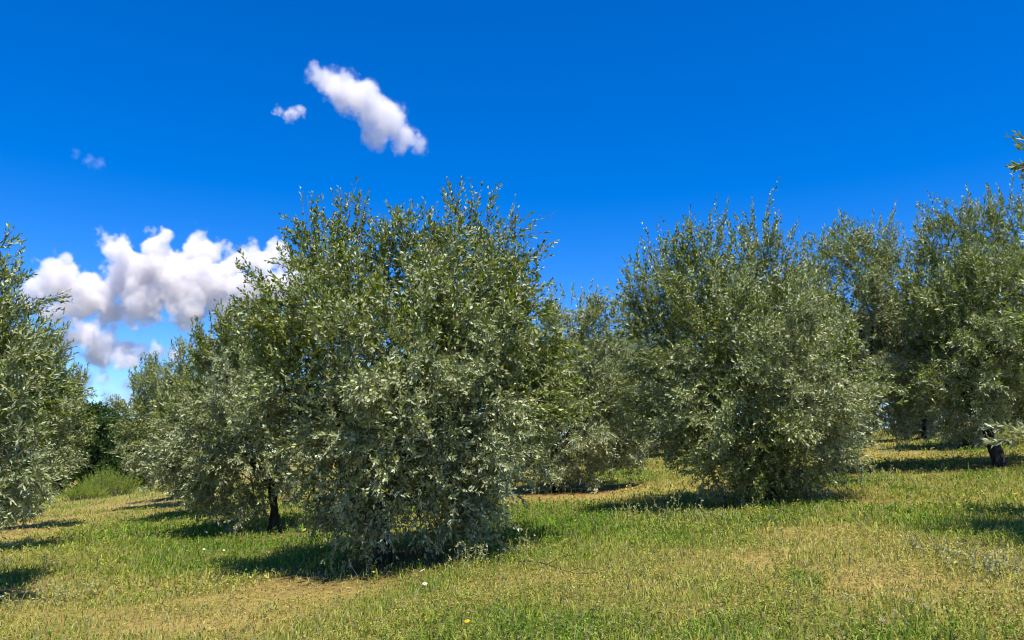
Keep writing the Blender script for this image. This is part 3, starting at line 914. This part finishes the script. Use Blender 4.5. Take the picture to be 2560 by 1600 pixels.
W = (.82, .82, .80)
flower(509, 1388, 'white wildflower in the green strip, one of a close pair', W, .12, .022)
flower(555, 1391, 'white wildflower in the green strip, one of a close pair', W, .12, .022)
flower(512, 1342, 'lone white wildflower at the shadow of the silvery olive', W, .13, .03)
flower(1262, 1399, 'white wildflower among pale weeds at the shadow of the twin-peaked tree', W, .14, .024)
flower(1050, 1457, 'broad flat white flower head in dry grass before the twin-peaked tree', W, .14, .034, tilt=.05)
flower(1064, 1488, 'small pinkish white flower just before the broad flat white one', (.75, .66, .72), .12, .026)
Yl = (.75, .55, .02)
flower(934, 1448, 'yellow flower in dry grass before the dark trunk', Yl, .10, .02, group='yellow wildflowers dotted in the grass')
flower(1176, 1590, 'yellow flower in the fresh green grass', Yl, .12, .022, group='yellow wildflowers dotted in the grass')
for (px, py) in ((2134, 1532), (2293, 1543), (2321, 1555), (2235, 1569), (2261, 1510), (2200, 1590)):
    flower(px, py, 'pale round seed head standing in the dry grass', (.62, .53, .30), .11, .016, group='pale seed heads in the dry grass', name='seed_head_plant', cat='plant', globe=True)


def weed(px, py, h, ns, label, col=(.33, .34, .15), group='tall pale weeds along the shadow edges', lf=.035):
    p = G(px, py)
    root = bpy.data.objects.new('weed', None); C.objects.link(root); root.location = p
    tag(root, label, 'weed', group)
    Vs, Ts, Cs, off = [], [], [], 0
    for i in range(ns):
        b0 = np.array([rng.normal(0, .07), rng.normal(0, .05), -.02])
        e = b0 + np.array([rng.normal(0, .3) * h, rng.normal(0, .25) * h, h * rng.uniform(.6, 1.1)])
        pts, rad = bent(b0, e, 6, .05, .0032, .0015)
        V, T = tubes([(pts, rad)], 4)
        link('stem', make_mesh('stem', V, T, None, M_DRYSTEM), root)
        k = 12
        s = rng.uniform(.3, 1, k); idx = np.clip((s * 5).astype(int), 0, 4)
        q = pts[idx] + (pts[idx + 1] - pts[idx]) * (s * 5 - idx)[:, None]
        l = norm(rng.normal(0, .8, (k, 3)) + np.array([0, 0, .5])); wv = norm(np.cross(l, rng.normal(0, 1, (k, 3))))
        ll = lf * rng.uniform(.6, 1.2, k)[:, None]
        V = np.stack([q, q + l * ll * .5 - wv * ll * .24, q + l * ll, q + l * ll * .5 + wv * ll * .24], 1).reshape(-1, 3)
        Vs.append(V); Ts.append((np.arange(k)[:, None, None] * 4 + np.array([[0, 1, 2], [0, 2, 3]])[None]).reshape(-1, 3) + off); off += len(V)
        Cs.append(np.tile(col, (len(V), 1)) * np.repeat(rng.uniform(.7, 1.3, (k, 1)), 4, axis=0))
    link('leaves', make_mesh('leaves', np.concatenate(Vs), np.concatenate(Ts), np.concatenate(Cs), M_GRASS), root)['kind'] = 'stuff'


EDGE = 'pale leafy weed at the shadow edge of the twin-peaked tree'
for px, py, h in ((1140, 1420, .3), (1180, 1410, .25), (1265, 1400, .38), (1310, 1395, .3), (1220, 1412, .22), (930, 1440, .22), (855, 1440, .2)):
    weed(px, py, h, 6, EDGE)
EDGE = 'pale leafy weed at the shadow edge of the lowest row'
for px, py, h in ((190, 1500, .33), (150, 1515, .28), (95, 1520, .3), (40, 1525, .22), (30, 1420, .25), (120, 1425, .25), (230, 1490, .25)):
    weed(px, py, h, 6, EDGE)
EDGE = 'pale leafy weed at the shadow edge of the bristling olive tree'
for px, py, h in ((1560, 1300, .32), (1590, 1300, .25), (1640, 1303, .3), (1675, 1302, .38), (1735, 1305, .32), (1810, 1310, .25), (2170, 1215, .3), (2210, 1218, .35), (2240, 1220, .25)):
    weed(px, py, h, 6, EDGE)
EDGE = 'grey leafy weed in dry grass beside the edge-of-grove shadow'
for px, py, h in ((2290, 1385, .2), (2340, 1395, .2), (2400, 1425, .22), (2450, 1430, .22), (2520, 1440, .24), (2480, 1450, .22)):
    weed(px, py, h, 7, EDGE, (.34, .34, .17))

a = G(1300, 1412); b = G(1500, 1443)
t = np.linspace(0, 1, 12)
pts = a[None] * (1 - t)[:, None] + b[None] * t[:, None]
pts[:, 2] = ground_z(pts[:, 0], pts[:, 1]) + .035 + .02 * np.sin(t * 7)
pts[:, 1] += .05 * np.sin(t * 5)
org = pts[6].copy()
root = bpy.data.objects.new('fallen_twig', None); C.objects.link(root); root.location = org
tag(root, 'thin bare fallen twig lying on the dry grass', 'twig')
V, T = tubes([(pts - org, np.linspace(.007, .003, 12))], 6)
link('stick', make_mesh('stick', V, T, None, M_BARK, True), root)
V, T = tubes([(np.array([pts[4], pts[4] + [.15, .12, .06], pts[4] + [.3, .18, .08]]) - org, np.array([.004, .003, .002])),
              (np.array([pts[7], pts[7] + [.1, -.1, .05], pts[7] + [.22, -.16, .05]]) - org, np.array([.004, .003, .002]))], 5)
link('side_shoots', make_mesh('side_shoots', V, T, None, M_BARK, True), root)


# ------------------------------------------------------------------ clouds: bodies of vapour far away in the sky
def cloud_material(name, dens):
    m, N, L = new_mat(name)
    out = N.new('ShaderNodeOutputMaterial')
    pv = N.new('ShaderNodeVolumePrincipled')
    pv.inputs['Color'].default_value = (.978, .958, .988, 1)
    pv.inputs['Density'].default_value = dens
    pv.inputs['Anisotropy'].default_value = 0.0
    L.new(pv.outputs[0], out.inputs['Volume'])
    return m


def cloud_nodes(pts, rad, lo, hi, res, lump, amp, edge, soft, mat, billow):
    ng = bpy.data.node_groups.new('cloud', 'GeometryNodeTree')
    ng.interface.new_socket('Geometry', in_out='INPUT', socket_type='NodeSocketGeometry')
    ng.interface.new_socket('Geometry', in_out='OUTPUT', socket_type='NodeSocketGeometry')
    N, L = ng.nodes, ng.links
    N.new('NodeGroupInput'); go = N.new('NodeGroupOutput')
    pos = N.new('GeometryNodeInputPosition')

    def noise(scale, det, rough, src):
        n = N.new('ShaderNodeTexNoise'); n.inputs['Scale'].default_value = scale
        n.inputs['Detail'].default_value = det; n.inputs['Roughness'].default_value = rough
        L.new(src, n.inputs['Vector'])
        return n
    w1 = noise(.55 / lump, 4, .55, pos.outputs[0])
    sb = N.new('ShaderNodeVectorMath'); sb.operation = 'SUBTRACT'; sb.inputs[1].default_value = (.5, .5, .5)
    L.new(w1.outputs['Color'], sb.inputs[0])
    sc = N.new('ShaderNodeVectorMath'); sc.operation = 'SCALE'; sc.inputs['Scale'].default_value = lump * 1.5
    L.new(sb.outputs[0], sc.inputs[0])
    wp = N.new('ShaderNodeVectorMath'); wp.operation = 'ADD'
    L.new(pos.outputs[0], wp.inputs[0]); L.new(sc.outputs[0], wp.inputs[1])
    cur = None
    for p, r in zip(pts, rad):
        d = N.new('ShaderNodeVectorMath'); d.operation = 'DISTANCE'; d.inputs[1].default_value = tuple(p)
        L.new(wp.outputs[0], d.inputs[0])
        f = N.new('ShaderNodeMath'); f.operation = 'SUBTRACT'; f.inputs[0].default_value = float(r)
        L.new(d.outputs['Value'], f.inputs[1])
        if cur is None:
            cur = f.outputs[0]
        else:
            m = N.new('ShaderNodeMath'); m.operation = 'SMOOTH_MAX'; m.inputs[2].default_value = soft
            L.new(cur, m.inputs[0]); L.new(f.outputs[0], m.inputs[1]); cur = m.outputs[0]
    for vs, va in ((.85 / lump, billow), (2.1 / lump, billow * .42), (5.0 / lump, billow * .17)):
        vo = N.new('ShaderNodeTexVoronoi'); vo.feature = 'F1'; vo.inputs['Scale'].default_value = vs
        L.new(wp.outputs[0], vo.inputs['Vector'])
        vm = N.new('ShaderNodeMath'); vm.operation = 'MULTIPLY_ADD'; vm.inputs[1].default_value = -va * 1.6; vm.inputs[2].default_value = va * .8
        L.new(vo.outputs['Distance'], vm.inputs[0])
        va_ = N.new('ShaderNodeMath'); va_.operation = 'ADD'
        L.new(cur, va_.inputs[0]); L.new(vm.outputs[0], va_.inputs[1]); cur = va_.outputs[0]
    n2 = noise(1.0 / lump, 9, .62, pos.outputs[0])
    ma = N.new('ShaderNodeMath'); ma.operation = 'MULTIPLY_ADD'; ma.inputs[1].default_value = 2 * amp; ma.inputs[2].default_value = -amp
    L.new(n2.outputs[0], ma.inputs[0])
    ad = N.new('ShaderNodeMath'); ad.operation = 'ADD'
    L.new(cur, ad.inputs[0]); L.new(ma.outputs[0], ad.inputs[1])
    mr = N.new('ShaderNodeMapRange'); mr.interpolation_type = 'SMOOTHERSTEP'
    mr.inputs['From Min'].default_value = 0; mr.inputs['From Max'].default_value = edge
    L.new(ad.outputs[0], mr.inputs['Value'])
    vc = N.new('GeometryNodeVolumeCube')
    vc.inputs['Min'].default_value = tuple(lo); vc.inputs['Max'].default_value = tuple(hi)
    for k, r in zip(('Resolution X', 'Resolution Y', 'Resolution Z'), res): vc.inputs[k].default_value = int(r)
    L.new(mr.outputs[0], vc.inputs['Density'])
    sm = N.new('GeometryNodeSetMaterial'); sm.inputs['Material'].default_value = mat
    L.new(vc.outputs[0], sm.inputs[0]); L.new(sm.outputs[0], go.inputs[0])
    return ng


CLOUD_D = 1600.0


def cloud(puffs, label, dens, lump, amp, edge, vox, seed, billow=20, depth=.5, D=CLOUD_D):
    r_ = np.random.default_rng(seed)
    pts, rad = [], []
    for (px, py, rp) in puffs:
        c = at(px, py, D); R0 = rp * 1.12 * D / F
        pts.append(c + np.array([0, r_.normal(0, depth * R0), 0])); rad.append(R0)
    pts, rad = np.array(pts), np.array(rad)
    cen = pts.mean(0); loc = pts - cen
    pad = amp * .6 + lump * .6 + billow * .6
    lo = (loc - rad[:, None]).min(0) - pad; hi = (loc + rad[:, None]).max(0) + pad
    res = np.clip((hi - lo) / vox, 8, 360)
    v = bpy.data.volumes.new('cloud')
    mat = cloud_material('cloud', dens)
    v.materials.append(mat)
    o = link('cloud', v, loc=cen)
    md = o.modifiers.new('vapour', 'NODES')
    md.node_group = cloud_nodes(loc, rad, lo, hi, res, lump, amp, edge, float(rad.min()) * .5, mat, billow)
    tag(o, label, 'cloud')
    return o


cloud([(130, 690, 40), (190, 715, 50), (85, 735, 45), (250, 745, 45), (275, 605, 22), (300, 630, 28), (330, 645, 38), (310, 690, 45), (400, 625, 42), (460, 635, 48), (520, 640, 38), (350, 710, 55), (450, 710, 65),
       (400, 590, 18), (490, 600, 24), (560, 700, 52), (575, 665, 35), (640, 655, 45), (690, 640, 40), (620, 720, 52), (700, 720, 50), (270, 775, 44), (190, 765, 44), (370, 775, 48), (470, 775, 48), (570, 780, 44), (120, 765, 36), (400, 670, 60), (520, 730, 55), (230, 730, 50)],
      'big heaped white cumulus cloud with lilac-grey underside, low in the sky', .05, 34, 34, 14, 2.4, 3, billow=24)
cloud([(190, 845, 29), (225, 840, 41), (250, 870, 37), (265, 858, 32), (310, 872, 29), (350, 880, 24), (400, 885, 22), (440, 890, 22), (490, 885, 27), (220, 885, 32), (270, 895, 29), (330, 900, 27), (540, 870, 29), (160, 860, 22)],
      'pinkish low cloud bank hanging under the big cumulus', .06, 26, 26, 16, 2.4, 5, billow=14)
cloud([(110, 965, 26), (160, 955, 26), (210, 950, 26), (260, 955, 28), (310, 965, 28), (360, 965, 26), (420, 960, 26), (480, 955, 26), (200, 990, 26), (260, 1000, 28), (320, 1000, 28), (380, 1000, 26), (140, 1000, 26)],
      'flat lilac veil of cloud just above the lane end', .045, 26, 18, 26, 2.6, 15, billow=5)
cloud([(790, 188, 28), (830, 205, 42), (870, 230, 50), (910, 256, 52), (945, 282, 50), (980, 308, 46), (1015, 335, 38), (940, 330, 34), (1000, 362, 30), (1045, 368, 24)],
      'slanting torn white cloud drifting alone in deep blue sky', .035, 30, 30, 20, 2.0, 7, billow=9)
cloud([(700, 280, 14), (730, 283, 20), (755, 283, 16)], 'small round white puff beside the slanting torn cloud', .04, 18, 22, 12, 1.6, 9, billow=6)
cloud([(190, 385, 14), (215, 392, 18), (240, 402, 18), (258, 410, 14)], 'faint wisp of cloud alone above the big cumulus', .006, 18, 20, 16, 1.6, 11, billow=3)
